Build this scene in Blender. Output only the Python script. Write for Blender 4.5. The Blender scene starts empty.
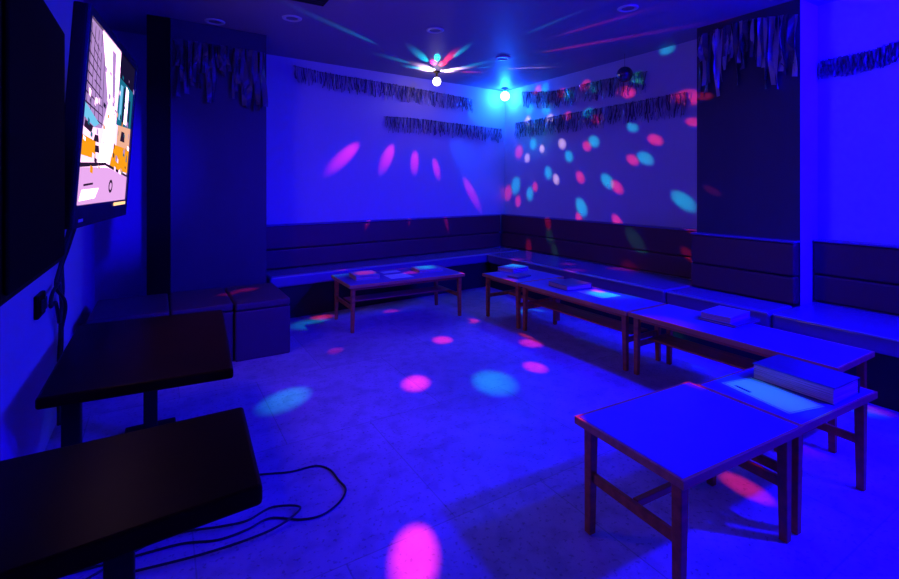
import bpy, bmesh, math, random
from mathutils import Vector, Matrix
random.seed(7)
R = math.radians
scene = bpy.context.scene
COL = scene.collection

BLUE_GLOBE = 320
BEAM = 32.0
TVK = 1.0
EXPO = 0.0
BLUES = [('blue_wash', (4.05, .3, 2.5), (.004, 0, 1), 410, .06), ('blue_wash', (2.3, -1.0, 2.5), (.004, 0, 1), 20, .12)]  # unseen blue lights outside the frame, filling the room
PARS = [('blue_spotlight', (3.3, -.5, 2.55), (2.3, 2.7, 0), (.004, 0, 1), 1250, 80, .08),  # unseen; cone shaped to light the floor more than the left wall
        ('blue_spotlight', (.42, -1.2, 2.5), (-.38, 5.2, 1.4), (.004, 0, 1), 1500, 15, .08)]  # unseen spot added to brighten the left end of the back wall

# ------------------------------------------------------------------ materials
def mat(name, color, rough=0.6, metal=0.0, spec=0.5, noise=None, bump=None, emit=None, estr=0.0, coat=0.0):
    m = bpy.data.materials.new(name); m.use_nodes = True
    nt = m.node_tree; b = nt.nodes['Principled BSDF']
    b.inputs['Base Color'].default_value = (*color, 1)
    b.inputs['Roughness'].default_value = rough
    b.inputs['Metallic'].default_value = metal
    b.inputs['Specular IOR Level'].default_value = spec
    b.inputs['Coat Weight'].default_value = coat
    if emit:
        b.inputs['Emission Color'].default_value = (*emit, 1); b.inputs['Emission Strength'].default_value = estr
    if noise or bump:
        tc = nt.nodes.new('ShaderNodeTexCoord')
    if noise:                                   # (scale xyz, colour 2, amount low, amount high)
        sc, c2, lo, hi = noise
        mp = nt.nodes.new('ShaderNodeMapping'); mp.inputs['Scale'].default_value = sc
        n = nt.nodes.new('ShaderNodeTexNoise'); n.inputs['Scale'].default_value = 1.0; n.inputs['Detail'].default_value = 6
        rp = nt.nodes.new('ShaderNodeValToRGB')
        rp.color_ramp.elements[0].position = lo; rp.color_ramp.elements[0].color = (*color, 1)
        rp.color_ramp.elements[1].position = hi; rp.color_ramp.elements[1].color = (*c2, 1)
        nt.links.new(tc.outputs['Object'], mp.inputs[0]); nt.links.new(mp.outputs[0], n.inputs['Vector'])
        nt.links.new(n.outputs['Fac'], rp.inputs[0]); nt.links.new(rp.outputs[0], b.inputs['Base Color'])
    if bump:                                    # (scale, strength, distance)
        n = nt.nodes.new('ShaderNodeTexNoise'); n.inputs['Scale'].default_value = bump[0]; n.inputs['Detail'].default_value = 4
        bp = nt.nodes.new('ShaderNodeBump'); bp.inputs['Strength'].default_value = bump[1]; bp.inputs['Distance'].default_value = bump[2]
        nt.links.new(tc.outputs['Object'], n.inputs['Vector']); nt.links.new(n.outputs['Fac'], bp.inputs['Height'])
        nt.links.new(bp.outputs[0], b.inputs['Normal'])
    return m

def emat(name, color, s):
    m = bpy.data.materials.new(name); m.use_nodes = True; nt = m.node_tree
    for n in list(nt.nodes): nt.nodes.remove(n)
    o = nt.nodes.new('ShaderNodeOutputMaterial'); e = nt.nodes.new('ShaderNodeEmission')
    e.inputs[0].default_value = (*color, 1); e.inputs[1].default_value = s
    nt.links.new(e.outputs[0], o.inputs[0]); return m

def floor_material():
    m = bpy.data.materials.new('worn_floor_tiles'); m.use_nodes = True; nt = m.node_tree; b = nt.nodes['Principled BSDF']
    tc = nt.nodes.new('ShaderNodeTexCoord')
    def noise(s, d=6):
        n = nt.nodes.new('ShaderNodeTexNoise'); n.inputs['Scale'].default_value = s; n.inputs['Detail'].default_value = d
        nt.links.new(tc.outputs['Object'], n.inputs['Vector']); return n
    br = nt.nodes.new('ShaderNodeTexBrick'); br.offset = 0.5; br.inputs['Scale'].default_value = 1.0
    br.inputs['Color1'].default_value = (.66, .44, .68, 1); br.inputs['Color2'].default_value = (.58, .38, .60, 1)
    br.inputs['Mortar'].default_value = (.42, .32, .42, 1); br.inputs['Mortar Size'].default_value = .003
    br.inputs['Brick Width'].default_value = .92; br.inputs['Row Height'].default_value = .92
    mp = nt.nodes.new('ShaderNodeMapping'); mp.inputs['Location'].default_value = (.35, .2, 0)
    nt.links.new(tc.outputs['Object'], mp.inputs[0]); nt.links.new(mp.outputs[0], br.inputs['Vector'])
    def mix(a, c, fac, mode='MULTIPLY'):
        x = nt.nodes.new('ShaderNodeMix'); x.data_type = 'RGBA'; x.blend_type = mode; x.inputs[0].default_value = fac
        nt.links.new(a, x.inputs[6]); nt.links.new(c, x.inputs[7]); return x.outputs[2]
    def ramp(n, p0, c0, p1, c1):
        r = nt.nodes.new('ShaderNodeValToRGB'); e = r.color_ramp.elements
        e[0].position = p0; e[0].color = (*c0, 1); e[1].position = p1; e[1].color = (*c1, 1)
        nt.links.new(n.outputs['Fac'], r.inputs[0]); return r.outputs[0]
    c = mix(br.outputs['Color'], ramp(noise(1.3), .35, (.62, .62, .64), .65, (1, 1, 1)), 1)
    c = mix(c, ramp(noise(11), .36, (.6, .59, .61), .52, (1, 1, 1)), .5)
    c = mix(c, ramp(noise(55, 3), .33, (.35, .35, .35), .42, (1, 1, 1)), .6)
    nt.links.new(c, b.inputs['Base Color'])
    rr = ramp(noise(4), .3, (.4, .4, .4), .7, (.55, .55, .55)); nt.links.new(rr, b.inputs['Roughness'])
    bp = nt.nodes.new('ShaderNodeBump'); bp.inputs['Strength'].default_value = .15; bp.inputs['Distance'].default_value = .004
    nt.links.new(noise(30).outputs['Fac'], bp.inputs['Height']); nt.links.new(bp.outputs[0], b.inputs['Normal'])
    return m

M = dict(
    paint=mat('wall_paint', (.60, .49, .64), .75, bump=(60, .1, .002)),
    ceil=mat('ceiling_paint', (.26, .21, .32), .5, bump=(40, .1, .002)),
    pillar=mat('dark_pillar_laminate', (.035, .03, .05), .55, noise=((2, 2, .6), (.05, .04, .065), .35, .7)),
    black=mat('black_trim', (.016, .009, .003), .7, spec=.1),
    floor=floor_material(),
    seat=mat('dark_leatherette', (.15, .09, .30), .26, coat=.3, bump=(90, .25, .002)),
    back=mat('dark_brown_leatherette', (.13, .03, .045), .5, bump=(90, .25, .002)),
    plinth=mat('plinth_black', (.012, .011, .012), .7),
    piping=mat('piping_vinyl', (.35, .33, .36), .28),
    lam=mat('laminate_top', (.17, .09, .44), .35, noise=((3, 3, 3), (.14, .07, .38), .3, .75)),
    wood=mat('brown_wood', (.70, .20, .03), .4, noise=((3, 28, 28), (.42, .11, .015), .35, .7)),
    blacktop=mat('black_table_top', (.034, .011, .0005), .38, spec=.05, noise=((6, 6, 6), (.042, .014, .002), .4, .7)),
    blackmetal=mat('black_metal', (.012, .008, .006), .5, spec=.15),
    box=mat('dark_box_upholstery', (.09, .03, .06), .5, bump=(90, .25, .002)),
    plastic=mat('black_plastic', (.020, .012, .001), .5, spec=.1),
    bezel=mat('screen_bezel', (.02, .015, .03), .25),
    grille=mat('speaker_cloth', (.014, .009, .003), .95, spec=.05),
    white=mat('white_plastic', (.75, .75, .78), .4),
    ring=mat('downlight_trim', (.6, .6, .64), .35),
    lens=mat('downlight_lens', (.18, .18, .2), .3),
    chrome=mat('chrome', (.6, .6, .62), .2, metal=1),
    edge=mat('pale_edge_wood', (.85, .34, .09), .4, noise=((3, 28, 28), (.66, .22, .05), .35, .7)),
    cover=mat('binder_cover', (.10, .10, .16), .28, bump=(120, .2, .001)),
    cover2=mat('binder_cover_pale', (.42, .42, .5), .3),
    pages=mat('page_edges', (.9, .55, .45), .8, noise=((4, 4, 320), (.5, .25, .2), .4, .6)),
    paper=mat('paper', (.80, .84, .88), .5),
    ink=mat('ink', (.04, .04, .06), .6),
    foil=mat('silver_foil', (.42, .36, .48), .42, metal=.5),
    foild=mat('dark_foil', (.12, .10, .16), .5, metal=.5),
    rubber=mat('black_rubber', (.012, .012, .014), .5),
)

# ------------------------------------------------------------------ mesh helpers
class MB:
    def __init__(self): self.bm = bmesh.new(); self.mi = 0
    def _tag(self, n0):
        self.bm.faces.ensure_lookup_table()
        for f in self.bm.faces[n0:]: f.material_index = self.mi
    def box(self, x0, x1, y0, y1, z0, z1, bev=0.0, seg=2, mtx=None):
        n0 = len(self.bm.faces)
        tmp = bmesh.new()
        bmesh.ops.create_cube(tmp, size=1)
        for v in tmp.verts:
            v.co = Vector(((x0 + x1) / 2 + v.co.x * (x1 - x0), (y0 + y1) / 2 + v.co.y * (y1 - y0), (z0 + z1) / 2 + v.co.z * (z1 - z0)))
        if bev > 0: bmesh.ops.bevel(tmp, geom=tmp.edges[:], offset=bev, segments=seg, affect='EDGES', profile=.5)
        if mtx is not None: bmesh.ops.transform(tmp, matrix=mtx, verts=tmp.verts[:])
        self._merge(tmp); self._tag(n0); return self
    def _merge(self, tmp):
        vm = [self.bm.verts.new(v.co) for v in tmp.verts]
        tmp.verts.index_update()
        for f in tmp.faces:
            try: self.bm.faces.new([vm[v.index] for v in f.verts])
            except ValueError: pass
        tmp.free()
    def prism(self, pts, z0, z1, bev=0.0):
        n0 = len(self.bm.faces); tmp = bmesh.new()
        lo = [tmp.verts.new((x, y, z0)) for x, y in pts]; hi = [tmp.verts.new((x, y, z1)) for x, y in pts]
        n = len(pts); tmp.faces.new(lo[::-1]); tmp.faces.new(hi)
        for i in range(n): tmp.faces.new((lo[i], lo[(i + 1) % n], hi[(i + 1) % n], hi[i]))
        bmesh.ops.recalc_face_normals(tmp, faces=tmp.faces[:])
        if bev > 0: bmesh.ops.bevel(tmp, geom=tmp.edges[:], offset=bev, segments=3, affect='EDGES', profile=.5)
        self._merge(tmp); self._tag(n0); return self
    def leg(self, x0, y0, x1, y1, z0, z1, a, b):      # tapered square leg, half width a at the foot, b at the top
        n0 = len(self.bm.faces); tmp = bmesh.new()
        lo = [tmp.verts.new((x0 + sx * a, y0 + sy * a, z0)) for sx, sy in ((-1, -1), (1, -1), (1, 1), (-1, 1))]
        hi = [tmp.verts.new((x1 + sx * b, y1 + sy * b, z1)) for sx, sy in ((-1, -1), (1, -1), (1, 1), (-1, 1))]
        tmp.faces.new(lo[::-1]); tmp.faces.new(hi)
        for i in range(4): tmp.faces.new((lo[i], lo[(i + 1) % 4], hi[(i + 1) % 4], hi[i]))
        bmesh.ops.bevel(tmp, geom=tmp.edges[:], offset=.003, segments=2, affect='EDGES', profile=.5)
        self._merge(tmp); self._tag(n0); return self
    def cyl(self, c, r, z0, z1, seg=32, r2=None):
        n0 = len(self.bm.faces); r2 = r if r2 is None else r2
        lo = [self.bm.verts.new((c[0] + r * math.cos(2 * math.pi * i / seg), c[1] + r * math.sin(2 * math.pi * i / seg), z0)) for i in range(seg)]
        hi = [self.bm.verts.new((c[0] + r2 * math.cos(2 * math.pi * i / seg), c[1] + r2 * math.sin(2 * math.pi * i / seg), z1)) for i in range(seg)]
        self.bm.faces.new(lo[::-1]); self.bm.faces.new(hi)
        for i in range(seg): self.bm.faces.new((lo[i], lo[(i + 1) % seg], hi[(i + 1) % seg], hi[i]))
        self._tag(n0); return self
    def lathe(self, c, prof, seg=32):
        n0 = len(self.bm.faces); rings = []
        for r, z in prof:
            if r < 1e-5: rings.append([self.bm.verts.new((c[0], c[1], z))])
            else: rings.append([self.bm.verts.new((c[0] + r * math.cos(2 * math.pi * i / seg), c[1] + r * math.sin(2 * math.pi * i / seg), z)) for i in range(seg)])
        for A, B in zip(rings, rings[1:]):
            for i in range(seg):
                j = (i + 1) % seg
                if len(A) == 1 and len(B) == 1: continue
                if len(A) == 1: self.bm.faces.new((A[0], B[i], B[j]))
                elif len(B) == 1: self.bm.faces.new((A[i], A[j], B[0]))
                else: self.bm.faces.new((A[i], A[j], B[j], B[i]))
        self._tag(n0); return self
    def tube(self, pts, r, seg=8):
        n0 = len(self.bm.faces); P = [Vector(p) for p in pts]; rings = []; up = Vector((.13, .27, .95)).normalized()
        for i, p in enumerate(P):
            t = (P[min(i + 1, len(P) - 1)] - P[max(i - 1, 0)]).normalized()
            a = t.cross(up); a = a.normalized() if a.length > 1e-4 else t.orthogonal().normalized(); b = t.cross(a)
            rings.append([self.bm.verts.new(p + (a * math.cos(2 * math.pi * k / seg) + b * math.sin(2 * math.pi * k / seg)) * r) for k in range(seg)])
        for A, B in zip(rings, rings[1:]):
            for k in range(seg): self.bm.faces.new((A[k], A[(k + 1) % seg], B[(k + 1) % seg], B[k]))
        self.bm.faces.new(rings[0][::-1]); self.bm.faces.new(rings[-1]); self._tag(n0); return self
    def quad(self, *pts):
        n0 = len(self.bm.faces); self.bm.faces.new([self.bm.verts.new(p) for p in pts]); self._tag(n0); return self
    def build(self, name, mats, parent=None, smooth=False, recalc=True):
        if recalc: bmesh.ops.recalc_face_normals(self.bm, faces=self.bm.faces[:])
        me = bpy.data.meshes.new(name); self.bm.to_mesh(me); self.bm.free()
        for m in (mats if isinstance(mats, (list, tuple)) else [mats]): me.materials.append(m)
        if smooth:
            for p in me.polygons: p.use_smooth = True
        o = bpy.data.objects.new(name, me); COL.objects.link(o)
        if parent is not None: o.parent = parent
        return o

def smooth_path(pts, n=8):
    out = []; P = [Vector(p) for p in pts]
    for i in range(len(P) - 1):
        a, b, c, d = P[max(i - 1, 0)], P[i], P[i + 1], P[min(i + 2, len(P) - 1)]
        for k in range(n):
            t = k / n
            out.append(.5 * ((2 * b) + (c - a) * t + (2 * a - 5 * b + 4 * c - d) * t * t + (3 * b - a - 3 * c + d) * t ** 3))
    out.append(P[-1]); return out

def tag(o, label, cat, group=None):
    o['label'] = label; o['category'] = cat
    if group: o['group'] = group
    return o
def thing(name, label, cat, loc, rz=0.0, group=None):
    o = bpy.data.objects.new(name, None); COL.objects.link(o); o.location = loc; o.rotation_euler = (0, 0, rz)
    o.empty_display_size = .1
    return tag(o, label, cat, group)
def struct(o): o['kind'] = 'structure'; return o
def copy_tree(o, parent=None):
    c = o.copy(); COL.objects.link(c)
    if parent is not None: c.parent = parent
    for ch in list(o.children): copy_tree(ch, c)
    return c

# ------------------------------------------------------------------ room
XL, XR, YF, ZC = -.5, 4.48, -1.6, 2.785
TB = math.tan(R(4.5)); AB = R(4.5)
def yb(x): return 5.72 + (x - XR) * TB          # front plane of the back wall
t = .12
struct(MB().prism([(XL - t, YF - t), (XR + t, YF - t), (XR + t, yb(XR) + t), (XL - t, yb(XL) + t)], -.1, 0).build('floor', M['floor']))
struct(MB().prism([(XL - t, YF - t), (XR + t, YF - t), (XR + t, yb(XR) + t), (XL - t, yb(XL) + t)], ZC, ZC + .1).build('ceiling', M['ceil']))
struct(MB().prism([(XL, yb(XL)), (XR, yb(XR)), (XR, yb(XR) + t), (XL, yb(XL) + t)], 0, ZC).build('wall_back', M['paint']))
struct(MB().box(XR, XR + t, YF - t, yb(XR) + t, 0, ZC).build('wall_right', M['paint']))
struct(MB().box(XL - t, XL, YF - t, yb(XL) + t, 0, ZC).build('wall_left', M['paint']))
struct(MB().box(XL, XR, YF - t, YF, 0, ZC).build('wall_front', M['paint']))
# the two dark clad pillars and the black post
pl = MB().prism([(.08, 4.70), (.87, 4.70 + .79 * TB), (.87, yb(.87)), (.08, yb(.08))], 0, ZC, .004).build('wall_pillar_back', M['pillar']); struct(pl)
pr = MB(); pr.box(4.18, 4.188, 1.702, 2.518, 0, ZC); pr.build('trim_2', M['pillar']); struct(bpy.data.objects['trim_2'])
struct(MB().box(4.188, XR, 1.70, 2.52, 0, ZC, .003).build('wall_pillar_right', M['paint']))
struct(MB().box(-.09, .076, 4.70, 4.86, 0, ZC, .006).build('trim_1', M['black']))

# ------------------------------------------------------------------ ceiling fittings
def downlight(x, y, label):
    o = thing('downlight', label, 'ceiling light', (x, y, ZC), group='recessed downlights')
    MB().lathe((0, 0), [(.050, -.0005), (.055, -.009), (.072, -.010), (.080, -.006), (.082, -.0005)]).build('trim_ring', M['ring'], o, True)
    MB().cyl((0, 0), .049, -.004, -.0005).build('lens', M['lens'], o)
    return o
d0 = downlight(.967, 4.164, 'unlit round downlight in the dark ceiling, just right of the black ceiling vent')
for x, y, l in ((2.164, 3.798, 'small unlit round downlight in the ceiling directly above the coloured disco lamp'),
                (3.288, 4.232, 'round white-ringed downlight in the ceiling right above the glowing cyan lamp'),
                (3.224, 2.518, 'round white-ringed downlight nearest the right wall pillar, top right of the photo'),
                (.414, 4.60, 'faint downlight in front of the dark pillar on the back wall')):
    c = copy_tree(d0); c.location = (x, y, ZC); c['label'] = l
v = thing('ceiling_vent', 'dark square vent in the ceiling at the top edge of the photo', 'vent', (.97, 3.62, ZC))
MB().box(-.14, .14, -.12, .12, -.012, -.0005, .003).build('frame', M['black'], v)
s = MB()
for i in range(6): s.box(-.12, .12, -.1 + i * .037, -.085 + i * .037, -.018, -.0121)
s.build('slats', M['plinth'], v)

# disco lamp: a round base on the ceiling, stem and clear faceted dome that throws the coloured beams
LX, LY, LZ = 2.96, 5.15, 2.655
dl = thing('disco_lamp', 'small ceiling disco lamp throwing red and cyan beams over ceiling and walls', 'disco lamp', (LX, LY, ZC))
MB().lathe((0, 0), [(0, -.0005), (.04, -.0005), (.045, -.012), (.03, -.022), (.014, -.026), (.013, -.075), (0, -.075)]).build('base', M['plastic'], dl, True)
g = MB(); g.lathe((0, 0), [(0, -.075), (.025, -.082), (.045, -.104), (.052, -.13), (.045, -.156), (.025, -.176), (0, -.182)], 18)
g.build('dome', emat('disco_glow', (1, .82, .95), 9), dl)

# blue corner lamp
bl = thing('blue_lamp', 'round cyan-blue lamp glowing under the ceiling in the far corner', 'lamp', (4.31, 5.50, ZC))
MB().lathe((0, 0), [(0, -.0005), (.05, -.0005), (.05, -.014), (.016, -.02), (.014, -.052), (0, -.052)]).build('base', M['plastic'], bl, True)
MB().lathe((0, 0), [(0, -.052)] + [(.07 * math.sin(a), -.122 + .07 * math.cos(a)) for a in [math.pi * k / 14 for k in range(1, 14)]] + [(0, -.192)]).build('globe', emat('blue_bulb', (.006, .095, 1), BLUE_GLOBE), bl, True)

# ------------------------------------------------------------------ lights
def spot_beam(x, y, z, color, energy, cone):
    L = Vector((LX, LY, LZ)); d = (Vector((x, y, z)) - L); n = d.normalized()
    ld = bpy.data.lights.new('disco_beam', 'SPOT'); ld.color = color; ld.energy = energy
    ld.spot_size = R(max(cone, .5)); ld.spot_blend = 1.0; ld.shadow_soft_size = .004
    o = bpy.data.objects.new('disco_beam', ld); COL.objects.link(o)
    o.location = L + n * .058; o.rotation_euler = n.to_track_quat('-Z', 'Y').to_euler()
def point(name, loc, color, e, r):
    ld = bpy.data.lights.new(name, 'POINT'); ld.color = color; ld.energy = e; ld.shadow_soft_size = r
    o = bpy.data.objects.new(name, ld); COL.objects.link(o); o.location = loc
BC = {'r': (1, .03, .06), 'p': (1, .03, .35), 'c': (.0, .62, .75), 'g': (.05, .8, .35), 'w': (1, .75, .9), 'b': (0, .08, .9)}
BEAMS = [
(4.48,5.04,2.24,'c',0.28,31.9,2.59),  # broad beam added for the cyan glow on the right wall near the corner
(3.81,5.67,1.65,'b',0.5,19.8,5.48),  # broad beam added for the blue glow on the back wall
(4.03,5.68,2.35,'c',0.3,13.7,3.54),  # broad beam added for the cyan glow on the back wall near the corner
(2.26,1.04,0.44,'c',0.35,2.9,47.44),
(3.49,1.87,0.44,'c',0.5,2.4,28.72),
(3.55,1.8,0.44,'r',0.5,1.6,30.11),
(3.27,2.58,0.44,'c',0.5,2.9,17.8),
(4.48,2.79,2.23,'r',1.0,3.3,15.05),
(4.48,3.33,2.53,'g',0.9,3.3,8.81),
(4.48,3.02,2.76,'c',0.7,2.4,11.82),
(4.48,3.5,2.4,'r',1.2,3.5,7.59),
(4.48,3.44,2.0,'c',0.8,2.6,8.83),
(4.48,3.16,1.84,'r',1.0,2.6,12.06),
(4.48,3.44,1.64,'r',1.0,2.6,10.3),
(4.48,3.28,1.65,'c',0.9,3.0,11.72),
(4.48,3.65,1.34,'r',1.0,3.0,10.43),
(4.48,3.79,1.41,'c',1.0,3.6,9.01),
(4.48,2.84,1.2,'c',0.9,2.9,20.07),
(4.48,2.74,1.98,'r',0.8,1.8,16.55),
(4.48,4.11,2.59,'r',0.8,4.5,4.11),
(4.48,4.5,2.56,'r',0.6,5.2,2.98),
(4.48,3.97,2.54,'c',0.8,4.1,4.71),
(4.48,4.38,2.51,'c',0.8,4.7,3.29),
(4.48,4.84,2.68,'c',0.9,6.0,2.46),
(4.48,4.98,2.68,'r',0.8,5.7,2.35),
(4.48,4.41,2.25,'r',0.9,4.2,3.45),
(4.48,3.92,2.15,'r',1.0,3.4,5.4),
(4.48,4.06,2.24,'c',0.8,4.2,4.62),
(4.48,4.82,2.4,'c',0.9,6.7,2.58),
(4.48,5.15,2.46,'c',0.9,7.4,2.37),
(4.48,5.19,2.28,'w',1.0,5.1,2.54),
(4.48,4.74,2.26,'w',0.9,4.5,2.81),
(4.48,5.08,1.94,'c',0.9,5.5,3.14),
(4.48,4.9,1.86,'w',1.0,3.6,3.45),
(4.48,4.52,1.9,'w',0.9,4.4,3.92),
(4.48,4.1,1.84,'r',1.0,3.5,5.45),
(4.48,3.99,1.89,'c',1.0,4.0,5.77),
(4.48,5.39,1.85,'r',0.8,6.2,3.47),
(4.48,5.21,1.75,'w',0.8,4.1,3.66),
(4.48,4.4,1.73,'c',1.0,4.2,4.75),
(4.48,4.78,1.53,'c',1.0,4.6,4.74),
(4.48,4.63,1.44,'w',0.9,3.5,5.39),
(4.48,4.21,1.46,'r',1.0,3.6,6.55),
(4.48,5.46,1.36,'c',0.9,6.1,5.42),
(4.48,5.15,1.24,'c',0.9,4.4,5.94),
(4.48,5.64,1.25,'r',0.7,5.1,6.4),
(4.48,5.41,1.13,'r',0.8,3.6,6.74),
(4.48,5.04,1.34,'r',0.9,3.3,5.41),
(4.48,4.19,1.09,'c',1.1,4.1,8.94),
(4.48,4.23,0.95,'r',1.0,2.4,9.88),
(4.48,3.65,0.95,'r',1.0,2.4,13.5),
(4.38,4.67,0.86,'r',0.9,3.0,9.03),
(4.38,4.64,0.68,'g',0.5,3.3,10.87),
(4.38,4.54,0.49,'g',0.6,2.7,13.25),
(4.38,5.05,0.49,'r',0.8,3.0,12.32),
(4.38,3.32,0.76,'g',0.45,3.2,18.98),
(4.38,2.69,0.94,'r',0.8,1.7,25.76),
(4.38,2.7,0.67,'r',0.6,1.7,29.17),
(4.18,2.46,2.16,'r',1.2,1.4,22.01),
(4.18,2.38,1.31,'r',0.3,1.2,29.78),
(1.9,5.52,1.71,'p',0.8,6.7,8.64),
(2.48,5.56,1.73,'p',0.9,8.4,3.43),
(2.88,5.59,1.69,'p',0.9,7.3,2.73),
(3.22,5.62,1.6,'p',0.8,5.7,3.6),
(3.83,5.67,1.26,'p',0.6,4.9,9.86),
(2.18,5.44,0.95,'r',1.0,1.5,23.93),
(2.75,5.48,0.95,'r',0.8,1.2,16.14),
(3.32,5.53,0.9,'r',0.8,2.0,16.3),
(1.5,2.9,0,'p',1.3,3.0,20.29),
(1.97,2.63,0,'c',0.8,4.6,20.55),
(2.12,3.59,0,'r',1.3,3.3,12.3),
(2.72,3.12,0,'r',1.1,3.2,14.15),
(2.39,2.69,0,'p',1.3,2.7,18.54),
(2.1,4.32,0,'r',1.3,3.9,9.3),
(2.67,3.94,0,'r',1.2,3.0,9.54),
(1.43,4.86,0,'r',1.0,3.8,11.0),
(1.27,4.67,0,'c',0.7,6.2,12.15),
(0.79,1.54,0,'p',1.2,2.1,46.53),
(0.68,3.1,0,'c',0.75,3.8,25.19),
(1.23,3.81,0,'r',0.5,2.1,15.41),
(0.64,4.43,0.45,'r',1.0,2.7,16.04),
(0.49,4.34,0.45,'r',0.8,2.0,17.99),
(2.27,4.76,0.44,'r',0.8,3.6,5.88),
(3.32,4.05,0.44,'c',1.4,6.5,7.07),
(3.16,2.69,0.44,'c',1.1,3.8,16.41),
(3.26,2.95,0.44,'r',0.8,2.6,13.94),
(2.88,3.6,0.44,'r',1.0,3.2,8.92),
(3.76,4.56,0.45,'r',0.8,4.5,6.44),
(4.02,3.96,0.45,'r',0.9,3.5,9.15),
(3.81,3.64,0.45,'r',0.6,4.3,10.04),
(4.28,3.42,0.45,'r',0.9,4.4,13.51),
(3.76,2.37,0,'g',0.8,1.8,22.83),
(2.24,1.13,0,'r',1.2,1.6,43.58),
(3.27,2.34,0,'r',0.7,1.7,21.96),
(1.4,1.34,0.44,'r',0.9,0.4,46.19),
(2.08,1.28,0.44,'r',0.7,0.9,42.48),
(2.89,1.94,0.44,'p',0.35,3.6,26.76),
(2.49,4.67,2.79,'c',1.0,9.9,2.54),
(2.66,4.62,2.79,'c',0.9,6.2,1.96),
(2.76,4.51,2.79,'r',1.0,8.8,2.58),
(2.75,4.28,2.79,'c',0.8,5.3,5.88),
(3.19,4.54,2.79,'c',0.7,7.5,2.31),
(1.46,4.23,2.79,'c',0.45,2.9,31.21),
(2.32,4.92,2.79,'c',0.6,9.5,2.64),
(2.95,3.07,2.79,'c',0.4,1.4,43.59),
(3.33,2.84,2.79,'r',0.55,1.5,54.96),
(3.75,3.26,2.79,'r',0.6,2.9,42.15),
(3.85,4.42,2.79,'w',0.8,3.6,12.36),
(2.73,5.04,2.79,'w',1.5,30.0,0.8),
(3.04,5.09,2.79,'w',2.0,59.7,0.8),
(3.34,4.97,2.79,'r',1.0,12.7,0.8),
(2.86,5.14,2.79,'w',2.0,66.9,0.8),
(3.1,4.93,2.79,'w',2.0,27.4,0.8),
(2.68,5.13,2.79,'c',1.5,24.0,0.8),
(3.17,4.72,2.79,'c',1.2,12.6,0.97),
(3.4,4.63,2.79,'c',1.0,5.2,2.65),
(2.85,4.81,2.79,'r',1.5,15.7,0.8),
(2.73,4.83,2.79,'p',1.5,12.1,0.8),
(3.36,4.29,2.79,'c',0.5,4.1,7.06),
(1.74,4.46,0.49,'r',1.2,4.5,7.5),
(2.46,4.52,0.472,'c',1.3,5.5,5.8)
]
for x, y, z, c, b, cone, r2 in BEAMS:
    spot_beam(x, y, z, BC[c], BEAM * b * min(r2, 60), cone * 1.22)
for args in BLUES: point(*args)
for nm, loc, aim, colr, en, cone_, rad in PARS:
    ld = bpy.data.lights.new(nm, 'SPOT'); ld.color = colr; ld.energy = en; ld.spot_size = R(cone_); ld.spot_blend = .9; ld.shadow_soft_size = rad
    ob = bpy.data.objects.new(nm, ld); COL.objects.link(ob); ob.location = loc
    ob.rotation_euler = (Vector(aim) - Vector(loc)).to_track_quat('-Z', 'Y').to_euler()

# ------------------------------------------------------------------ bench seating
def bench(name, label, length, depth, loc, rz, bext=0.0, ends=(True, True), seams=()):
    """local frame: x along the bench, +y towards the wall; seat front edge at y=0, backrest face at y=depth"""
    o = thing(name, label, 'bench', loc, rz, 'wall benches')
    MB().box(0, length, .05, depth + .05, 0, .33).build('plinth', M['plinth'], o)
    MB().box(0, length, 0, depth, .33, .45, .025, 3).build('seat_cushion', M['seat'], o)
    MB().tube([(.015, -.001, .437), (length - .015, -.001, .437)], .006).build('piping', M['piping'], o)
    MB().box(-bext, length, depth, depth + .085, .45, .66, .018, 3).build('lower_backrest', M['back'], o)
    MB().box(-bext, length, depth, depth + .085, .664, .915, .018, 3).build('upper_backrest', M['back'], o)
    MB().box(-bext, length, depth - .004, depth + .097, .915, .932, .004).build('top_rail', M['seat'], o)
    return o
# right wall: local x -> world -Y, local +y -> world +X
def rbench(label, y1, y0, xf, depth, bext=0): return bench('wall_bench', label, y1 - y0, depth, (xf, y1, 0), R(-90), bext)
rbench('long dark upholstered wall bench along the right wall, under the spots and tinsel', 5.13, 2.525, 3.72, .655, .555)
rbench('short section of dark wall bench in front of the right pillar', 2.521, 1.70, 3.72, .365)
rbench('dark wall bench section right of the pillar, at the right edge of the photo', 1.696, -1.2, 3.72, .655)
bx0 = .93; dpt = .42
by = yb(bx0) - .10 - dpt
bench('wall_bench', 'dark upholstered wall bench along the back wall behind the left low table', 3.43, dpt, (bx0, by, 0), AB)

# upholstered box seats in front of the back pillar
def box_seat(x0, x1, y0, y1, label):
    o = thing('box_seat', label, 'box seat', ((x0 + x1) / 2, (y0 + y1) / 2, 0), AB * 0, 'dark box seats')
    w, d = (x1 - x0) / 2, (y1 - y0) / 2
    MB().box(-w, w, -d, d, 0.0, .385, .012, 3).build('body', M['box'], o)
    MB().box(-w, w, -d - .006, d, .389, .45, .02, 4).build('cushion', M['box'], o)
    return o
box_seat(.495, .905, 3.95, 4.66, 'dark box seat with a red light spot on top, the rightmost, next to the bench')
box_seat(.07, .488, 3.98, 4.66, 'dark box seat in the middle of the three, before the back pillar')
box_seat(-.42, .063, 3.98, 4.66, 'dark box seat at the left wall, mostly hidden behind the black table')

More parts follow.
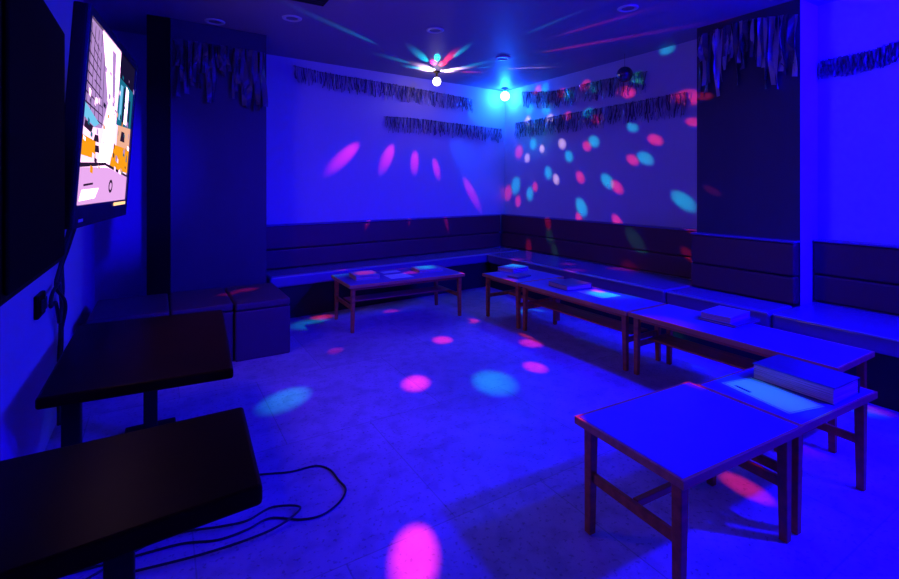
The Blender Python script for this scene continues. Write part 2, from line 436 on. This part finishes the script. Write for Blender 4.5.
# ------------------------------------------------------------------ low wooden tables
def low_table(label, L, W, loc, rz, shelf=False, Hh=.444):
    """local origin at the front-left corner on the floor; x along the length, y along the depth"""
    o = thing('low_table', label, 'table', loc, rz, 'low wooden tables with pale tops')
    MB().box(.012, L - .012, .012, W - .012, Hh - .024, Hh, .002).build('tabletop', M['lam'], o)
    e = MB()
    for a in ((0, L, 0, .0115), (0, L, W - .0115, W), (0, .0115, .0115, W - .0115), (L - .0115, L, .0115, W - .0115)): e.box(*a, Hh - .030, Hh - .0005, .002)
    e.build('edge_banding', M['edge'], o)
    ins = .045; tp = Hh - .0245
    for sx, sy in ((0, 0), (1, 0), (0, 1), (1, 1)):
        x = L - ins if sx else ins; y = W - ins if sy else ins
        x2 = x; 
        MB().leg(x2 + (.006 if sx else -.006), y, x, y, 0, tp, .015, .019).build('leg', M['wood'], o)
    for x in (ins, L - ins):
        MB().box(x - .009, x + .009, ins + .018, W - ins - .018, .20, .238, .003).build('side_stretcher', M['wood'], o)
    MB().box(ins + .02, L - ins - .02, W / 2 - (.10 if shelf else .011), W / 2 + (.10 if shelf else .011), .2385 if shelf else .205, .252 if shelf else .232, .003).build('shelf_board' if shelf else 'long_stretcher', M['wood'], o)
    MB().box(ins + .02, L - ins - .02, ins - .002, ins + .012, tp - .035, tp - .0005, .002).build('apron', M['wood'], o)
    return o
AF = R(-3.0)
def fgp(u, v):   # point on the foreground table run: u along, v back
    return (1.372 + u * math.cos(AF) - v * math.sin(AF), .868 + u * math.sin(AF) + v * math.cos(AF))
TA = low_table('low wooden table closest to the camera, bare blue-lit top, at the lower right', .70, .475, (*fgp(0, 0), 0), AF)
TA2 = low_table('low wooden table joined right of the closest one, carrying a thick binder and leaflet', .63, .43, (*fgp(.703, .004), 0), AF)
# right row: local x -> world -Y
TR = low_table('long low wooden table in the right row, nearest section with a binder near its middle', 1.24, .47, (2.875, 2.245, 0), R(-90), True)
TR2 = low_table('long low wooden table mid right row with a bright paper on it', 1.20, .47, (2.868, 3.455, 0), R(-90), True)
TR3 = low_table('short low wooden table ending the right row by the room corner', .57, .60, (2.862, 4.035, 0), R(-90))
TB_ = low_table('long low wooden table standing alone before the back wall bench', 1.23, .60, (1.475, 4.15, 0), R(-1.5), True)
# the right-row tables are built mirrored: depth must run to +X
for o_ in (TR, TR2, TR3): pass

# ------------------------------------------------------------------ black pedestal tables
def black_table(label, pts, zt, th, legs, rz=0):
    cx = sum(p[0] for p in pts) / len(pts); cy = sum(p[1] for p in pts) / len(pts)
    o = thing('pedestal_table', label, 'table', (cx, cy, 0), 0, 'black pedestal tables')
    MB().prism([(x - cx, y - cy) for x, y in pts], zt - th, zt, .012).build('tabletop', M['blacktop'], o)
    for lx, ly in legs:
        p = MB().box(lx - cx - .032, lx - cx + .032, ly - cy - .032, ly - cy + .032, .018, zt - th - .0005, .006).build('pedestal', M['blackmetal'], o)
        MB().box(lx - cx - .12, lx - cx + .12, ly - cy - .15, ly - cy + .15, 0, .0175, .006).build('base_plate', M['blackmetal'], o)
    return o
black_table('black table closest to the camera at the lower left, with a faint reddish reflection',
            [(-.46, 1.30), (.237, 1.345), (.262, 1.87), (-.42, 1.87)], .55, .055, [(-.085, 1.45)])
black_table('black table at the left wall, second from the camera, before the box seats',
            [(-.40, 2.33), (.278, 2.27), (.352, 3.40), (-.40, 3.46)], .55, .045, [(-.31, 2.50), (-.04, 3.02)])

# ------------------------------------------------------------------ binders, books and papers
def binder(label, w, d, h, loc, rz, cover='cover', group='song binders'):
    o = thing('song_binder', label, 'book', loc, rz, group)
    c = MB(); k = .004
    c.box(0, w, 0, d, 0, k, .001); c.box(0, w, 0, d, h - k, h, .001); c.box(w - k, w, 0, d, k, h - k, .001)
    c.build('cover', M[cover], o)
    MB().box(.004, w - .0045, .006, d - .006, k + .0003, h - k - .0003).build('pages', M['pages'], o)
    return o
def paper(name, label, w, d, loc, rz, group, lines=True, th=.0015):
    o = thing(name, label, 'paper', loc, rz, group)
    MB().box(0, w, 0, d, 0, th).build('sheet', M['paper'], o)
    if lines:
        i = MB(); e = .006
        z0, z1 = th + .0001, th + .0005
        for a in ((e, w - e, e, e + .002), (e, w - e, d - e - .002, d - e), (e, e + .002, e, d - e), (w - e - .002, w - e, e, d - e)): i.box(*a, z0, z1)
        i.box(w * .12, w * .2, d * .62, d * .86, z0, z1)
        i.build('print', M['ink'], o)
    return o
ZT = .4445
b = binder('thick dark binder with pale page edges beside the cyan-lit leaflet', .235, .325, .072, (2.372, .842, ZT), R(-2), 'cover')
# page side faces left (towards -x), spine to the right
paper('leaflet', 'pale cyan-lit leaflet with dark border lying left of the thick binder', .20, .315, (2.135, .905, ZT), R(-13), 'papers on the tables')
# nearest right-row table
binder('pale pink-lit binder on the nearest right-row table, upper of its pair', .27, .20, .042, (3.135, 1.66, ZT + .0165), R(4), 'cover2')
binder('thin wide folder lying under the pale-covered binder on the right row', .31, .25, .0155, (3.125, 1.625, ZT), R(0), 'cover')
binder('dark binder with pale outline on the middle right-row table, left of the bright paper', .28, .26, .042, (3.00, 2.965, ZT), R(-5), 'cover')
paper('menu_sheet', 'sheet of paper lit bright cyan on the middle table of the right row', .21, .29, (3.04, 2.62, ZT), R(-4), 'papers on the tables', False)
binder('binder lit white-cyan on the short far table of the right row', .27, .21, .04, (3.14, 3.87, ZT), R(14), 'cover2')
binder('slim dark folder on the short far table, in front of the white-lit binder', .2, .14, .014, (2.98, 3.60, ZT), R(10), 'cover')
# back table
binder('binder with a red-lit cover at the left end of the back table', .24, .26, .045, (1.60, 4.33, ZT), R(-4), 'cover2')
paper('menu_sheet', 'flat pale sheet in the middle of the back table', .24, .22, (1.93, 4.24, ZT), R(-2), 'papers on the tables', False)
paper('menu_sheet', 'small pale sheet at the rear of the back table', .20, .10, (1.98, 4.54, ZT), R(3), 'papers on the tables', False)
binder('binder lit cyan on the right part of the back table', .27, .25, .028, (2.31, 4.38, ZT), R(-6), 'cover2')

# ------------------------------------------------------------------ tinsel on walls and pillars
def strip(m, p, wdt, ln, ax, nrm, sway=.012):
    """one hanging foil strip: p top point, ax unit vector along the wall, nrm unit normal off the wall"""
    n = max(3, int(ln / .05)); prev = None; ph = random.random() * 6; a0 = random.uniform(-.9, .9)
    bm = m.bm; n0 = len(bm.faces); th = .0012
    for i in range(n + 1):
        f = i / n; a = a0 + math.sin(ph + f * 5) * .8
        c = Vector(p) + Vector((0, 0, -ln * f)) + ax * (math.sin(ph + 4 * f) * sway * f) + nrm * (.012 + .012 * (1 + math.sin(ph * 2 + 5 * f)))
        u = ax * math.cos(a) * wdt / 2 + nrm * math.sin(a) * wdt / 2
        q = nrm * th
        ring = [bm.verts.new(c - u), bm.verts.new(c + u), bm.verts.new(c + u + q), bm.verts.new(c - u + q)]
        if prev:
            for k in range(4): bm.faces.new((prev[k], prev[(k + 1) % 4], ring[(k + 1) % 4], ring[k]))
        prev = ring
    for f_ in bm.faces[n0:] if False else []: pass
def garland(label, pts, ln, step, nrm, name='tinsel_garland', cat='garland', wd=(.006, .014), mats=('foil', 'foild'), jitter=.25, group=None):
    """pts: polyline of the top string; fringe strips hang from it. string and fringe are its parts"""
    P = smooth_path(pts, 12); base = P[0].copy()
    o = thing(name, label, cat, base, 0, group); nrm = Vector(nrm)
    MB().tube([p - base + nrm * .003 for p in P], .0035, 6).build('string', M['foild'], o)
    ms = [MB(), MB()]; acc = 0
    for a, b2 in zip(P, P[1:]):
        seg = (b2 - a).length; ax = (b2 - a).normalized(); s = step - acc
        while s < seg:
            p = a + ax * s - base + Vector((0, 0, random.uniform(0, .012)))
            l = ln * random.uniform(1 - jitter, 1 + jitter)
            strip(ms[0 if random.random() < .45 else 1], p, random.uniform(*wd), l, ax, nrm); s += step * random.uniform(.6, 1.4)
        acc = (acc + seg) % step
    for m_, nm in zip(ms, mats):
        f = m_.build('fringe', M[nm], o, recalc=False); f['kind'] = 'stuff'
    return o
def wb(x, z): return (x, yb(x) - .001, z)
NB = (math.sin(AB), -math.cos(AB), 0)
garland('upper tinsel garland strung across the back wall, left of the disco lamp', [wb(1.28, 2.70), wb(1.7, 2.665), wb(2.4, 2.65), wb(3.1, 2.625), wb(3.85, 2.59)], .17, .011, NB, group='tinsel garlands on the walls')
garland('lower tinsel garland on the back wall, running towards the far corner', [wb(2.42, 2.225), wb(2.9, 2.235), wb(3.5, 2.22), wb(4.40, 2.20)], .17, .011, NB, group='tinsel garlands on the walls')
garland('upper tinsel garland on the right wall, ending at the dark ball', [(XR - .001, 5.30, 2.70), (XR - .001, 4.6, 2.60), (XR - .001, 4.0, 2.60), (XR - .001, 3.25, 2.58)], .19, .011, (-1, 0, 0), group='tinsel garlands on the walls')
garland('lower, longer tinsel garland on the right wall with coloured light spots on it', [(XR - .001, 5.45, 2.27), (XR - .001, 4.6, 2.27), (XR - .001, 3.7, 2.27), (XR - .001, 2.80, 2.28)], .20, .010, (-1, 0, 0), group='tinsel garlands on the walls')
garland('thick dark tinsel garland on the wall right of the pillar, at the right edge', [(XR - .001, 1.68, 2.335), (XR - .001, 1.4, 2.34), (XR - .001, 1.15, 2.375), (XR - .001, .6, 2.42)], .135, .0045, (-1, 0, 0), mats=('foild', 'foild'), jitter=.15)
garland('curtain of hanging foil strips on the top of the right pillar', [(4.176, 2.50, 2.69), (4.176, 2.1, 2.72), (4.176, 1.72, 2.66)], .40, .020, (-1, 0, 0), 'foil_curtain', 'foil decoration', (.016, .045), jitter=.5)
garland('curtain of hanging foil strips on the top of the pillar on the back wall', [(.10, 4.695, 2.60), (.45, 4.72, 2.60), (.85, 4.755, 2.60)], .38, .024, (math.sin(AB), -math.cos(AB), 0), 'foil_curtain', 'foil decoration', (.02, .05), mats=('foild', 'foild'), jitter=.5)
# dark ball at the end of the upper right garland
o = thing('mirror_ball', 'dark round mirror ball hanging at the near end of the upper right garland', 'mirror ball', (4.30, 3.40, ZC))
MB().tube([(0, 0, -.001), (0, 0, -.145)], .002, 6).build('cord', M['rubber'], o)
bb = MB(); bb.lathe((0, 0), [(.085 * math.sin(math.pi * k / 14), -.228 + .085 * math.cos(math.pi * k / 14)) for k in range(15)], 24)
bb.build('ball', mat('dark_mirror', (.12, .11, .16), .22, .9), o)

# ------------------------------------------------------------------ television and speaker on the left wall
YAW, TILT = .114, .068
tv = thing('television', 'lit wall-mounted television showing a bright city street', 'television', (-.2203, 3.10, 1.678))
tv.rotation_euler = (0, 0, 0)
u_ = Vector((math.sin(YAW), math.cos(YAW), 0)); n_ = Vector((math.cos(YAW), -math.sin(YAW), 0))
v_ = Vector((0, 0, 1)) * math.cos(TILT) + n_ * math.sin(TILT); w_ = u_.cross(v_)     # w_ = screen normal (into the room)
FRM = Matrix((( u_.x, v_.x, w_.x, 0), (u_.y, v_.y, w_.y, 0), (u_.z, v_.z, w_.z, 0), (0, 0, 0, 1)))   # local x: along the screen, y: up, z: out
SW, SH = 1.078, .825
m_ = MB()
m_.box(-SW / 2 - .035, SW / 2 + .035, -SH / 2 - .10, SH / 2 + .04, -.055, -.004, .006, 2, FRM); m_.build('body', M['plastic'], tv)
m_ = MB()
for a in ((-SW / 2 - .035, -SW / 2, -SH / 2 - .10, SH / 2 + .04), (SW / 2, SW / 2 + .035, -SH / 2 - .10, SH / 2 + .04), (-SW / 2, SW / 2, -SH / 2 - .10, -SH / 2), (-SW / 2, SW / 2, SH / 2, SH / 2 + .04)):
    m_.box(*a, -.004, .008, .002, 2, FRM)
m_.build('bezel', M['bezel'], tv)
m_ = MB(); m_.box(-.50, -.43, -SH / 2 - .075, -SH / 2 - .062, .0085, .0095, 0, 1, FRM); m_.build('badge', M['white'], tv)
m_ = MB(); m_.box(.18, .50, -SH / 2 - .028, -SH / 2 - .010, .0085, .010, 0, 1, FRM); m_.build('light_strip', emat('screen_strip', (1, .55, .25), 1.6), tv)  # peach sticker on the bezel, its brightness painted in as glow
# picture on the screen: flat coloured patches (u, v run 0..1 over the screen)
SC = [('lilac', (.62, .36, .85), .75), ('white', (1, .50, .85), 5.0), ('pinkwhite', (1, .55, .85), 1.7), ('teal', (.02, .35, .60), .45), ('orange', (1, .36, .01), 1.0),
      ('navy', (.03, .02, .12), .3), ('road', (.85, .42, .9), 1.0), ('dark', (.10, .04, .16), .25), ('cyan', (.2, .65, 1), .9), ('peach', (1, .5, .35), .9)]
smats = [emat('screen_' + n, c, s * TVK) for n, c, s in SC]; SI = {n: i for i, (n, c, s) in enumerate(SC)}
scr = MB(); layer = [0]
def patch(nm, *uv):
    scr.mi = SI[nm]; n0 = len(scr.bm.faces); z = -.003 + layer[0] * .0001; layer[0] += 1
    f = scr.bm.faces.new([scr.bm.verts.new(FRM @ Vector(((a - .5) * SW, (b_ - .5) * SH, z))) for a, b_ in uv]); f.material_index = scr.mi
def rect(nm, a, b_, c, d): patch(nm, (a, b_), (c, b_), (c, d), (a, d))
rect('pinkwhite', 0, 0, 1, 1)
patch('lilac', (0, .42), (.34, .45), (.42, .62), (.22, 1), (0, 1))
for i in range(9): patch('dark', (0, .50 + i * .055), (.36 - i * .02, .47 + i * .05), (.36 - i * .02, .476 + i * .05), (0, .511 + i * .055))
for i in range(5): patch('dark', (.05 + i * .07, .46), (.058 + i * .07, .46), (.05 + i * .055, .98), (.042 + i * .055, .98))
patch('white', (.34, .30), (.62, .30), (.60, .62), (.62, 1), (.22, 1), (.42, .62))
patch('lilac', (.50, .62), (.56, .62), (.50, .96), (.42, .96))
patch('navy', (.62, .80), (1, .72), (1, 1), (.60, 1))
patch('teal', (.62, .52), (1, .50), (1, .82), (.62, .84))
patch('cyan', (.66, .56), (.72, .56), (.72, .80), (.66, .80)); patch('white', (.80, .55), (.87, .55), (.87, .80), (.80, .82))
patch('navy', (.74, .52), (.78, .52), (.78, .80), (.74, .80)); patch('navy', (.90, .50), (.94, .50), (.94, .74), (.90, .74))
patch('peach', (.66, .38), (1, .38), (1, .54), (.66, .52)); patch('dark', (.74, .42), (.86, .42), (.84, .49), (.76, .49))
patch('cyan', (0, .48), (.20, .44), (.28, .47), (0, .56))
patch('dark', (.04, .42), (.16, .40), (.18, .44), (.05, .46)); patch('dark', (.20, .36), (.30, .36), (.28, .40), (.22, .40))
patch('orange', (0, .27), (.26, .26), (.24, .36), (0, .38)); patch('orange', (.54, .22), (1, .20), (1, .38), (.60, .38))
patch('white', (.30, .20), (.52, .20), (.54, .36), (.34, .36)); patch('dark', (.22, .30), (.32, .30), (.30, .34), (.24, .34))
patch('road', (0, 0), (1, 0), (1, .18), (.5, .22), (0, .20)); patch('dark', (.0, .20), (.45, .23), (1, .17), (1, .185), (.45, .25), (0, .225))
patch('white', (.05, .02), (.30, .03), (.36, .09), (.08, .08)); patch('dark', (.10, .10), (.25, .11), (.25, .122), (.10, .112))
patch('dark', *[(.60 + .045 * math.cos(k * math.pi / 6), .10 + .045 * math.sin(k * math.pi / 6)) for k in range(12)])
patch('road', *[(.60 + .025 * math.cos(k * math.pi / 6), .10 + .025 * math.sin(k * math.pi / 6)) for k in range(12)])
rr_ = random.Random(3)
for i in range(70):
    a, c_ = rr_.uniform(.02, .95), rr_.uniform(.18, .60) if i < 45 else rr_.uniform(.55, .95)
    dx, dy = rr_.uniform(.008, .05), rr_.uniform(.006, .03)
    nm = rr_.choice(['dark', 'lilac', 'white', 'peach', 'pinkwhite', 'teal', 'orange', 'navy'] if i < 45 else (['lilac', 'white', 'pinkwhite'] if a < .6 else ['teal', 'cyan', 'navy', 'lilac']))
    patch(nm, (a, c_), (min(a + dx, 1), c_ - .01), (min(a + dx, 1), c_ + dy), (a, c_ + dy + .01))
scr.build('screen', smats, tv, recalc=False)
MB().box(-.272, -.075, -.05, .05, -.05, .05, .004).box(-.279, -.262, -.15, .15, -.14, .14, .004).build('wall_bracket', M['blackmetal'], tv)

sp = thing('wall_speaker', 'large black cabinet on the left wall, nearer than the lit television', 'speaker', (-.39, 1.741, 1.50))
MB().box(-.109, .10, -.386, .386, -.415, .405, .012, 3).build('cabinet', M['plastic'], sp)
MB().box(.1005, .111, -.36, .36, -.39, .38, .006).build('grille', M['grille'], sp)

# cables and sockets under the television
cb = thing('cable_bundle', 'tangled black cables hanging down the left wall below the television', 'cable', (-.499, 3.40, .9))
for pts in ([(.10, .02, .25), (.06, .02, .10), (.02, .05, -.05), (.03, .02, -.25), (.02, .10, -.45), (.02, .05, -.62), (.03, 0, -.885)],
            [(.08, .00, .22), (.03, -.04, 0), (.02, -.08, -.10), (.05, .00, -.22), (.02, .02, -.45), (.02, .0, -.885)],
            [(.06, .05, .22), (.02, .12, .02), (.03, .06, -.15), (.03, -.02, -.30), (.02, .05, -.50), (.03, .07, -.885)],
            [(.03, -.08, -.08), (.03, -.25, -.10), (.03, -.30, -.16), (.03, -.16, -.17), (.03, -.06, -.30)]):
    MB().tube(smooth_path(pts), .009, 8).build('cord', M['rubber'], cb, True)
so = thing('socket_box', 'small dark socket box on the left wall where the cables gather', 'socket', (-.4995, 2.97, .78))
MB().box(0, .02, -.08, .08, -.055, .055, .006).build('plate', M['plastic'], so)
for yy in (-.035, .035): MB().box(.0205, .03, yy - .022, yy + .022, -.03, .03, .004).build('plug', M['rubber'], so)

# floor cable
r_ = .0045
fc = MB().tube(smooth_path([(x, y, r_) for x, y in ((.05, 2.42), (.22, 2.40), (.38, 2.359), (.523, 2.30), (.64, 2.285), (.69, 2.22), (.70, 2.12), (.706, 2.04), (.655, 1.97), (.568, 1.93), (.485, 1.95), (.384, 2.02), (.29, 2.00), (.19, 2.00), (.07, 2.05), (-.08, 2.07), (-.3, 2.10))], 8), r_, 8).build('floor_cable', M['rubber'], smooth=True)
tag(fc, 'thin black cable looping over the floor beside the closest black table', 'cable')
fc = MB().tube(smooth_path([(x, y, .0142) for x, y in ((-.25, 2.0), (-.03, 2.10), (.08, 2.10), (.2, 2.06), (.30, 2.04), (.40, 2.07), (.50, 2.01), (.42, 1.95), (.30, 1.93), (.12, 1.94), (-.1, 1.98))], 8), .0045, 8).build('floor_cable', M['rubber'], smooth=True)
tag(fc, 'second black cable, smaller loop crossing the first near the black table edge', 'cable')

# ------------------------------------------------------------------ world, camera, view
w = bpy.data.worlds.new('dark'); scene.world = w; w.use_nodes = True
w.node_tree.nodes['Background'].inputs[0].default_value = (0, 0, .02, 1); w.node_tree.nodes['Background'].inputs[1].default_value = .3
cd = bpy.data.cameras.new('camera'); co = bpy.data.objects.new('camera', cd); COL.objects.link(co)
cd.sensor_fit = 'HORIZONTAL'; cd.sensor_width = 36; cd.lens = 36 * 475 / 899; cd.shift_y = -(289.5 - 186) / 899; cd.clip_start = .02
co.location = (0, 0, 1.35); co.rotation_euler = (R(90), 0, -R(31.42)); scene.camera = co
vs = scene.view_settings; vs.view_transform = 'Standard'; vs.look = 'None'; vs.gamma = 1; vs.use_curve_mapping = False; vs.exposure = EXPO
scene.display_settings.display_device = 'sRGB'
scene.cycles.max_bounces = 6; scene.cycles.sample_clamp_indirect = 4
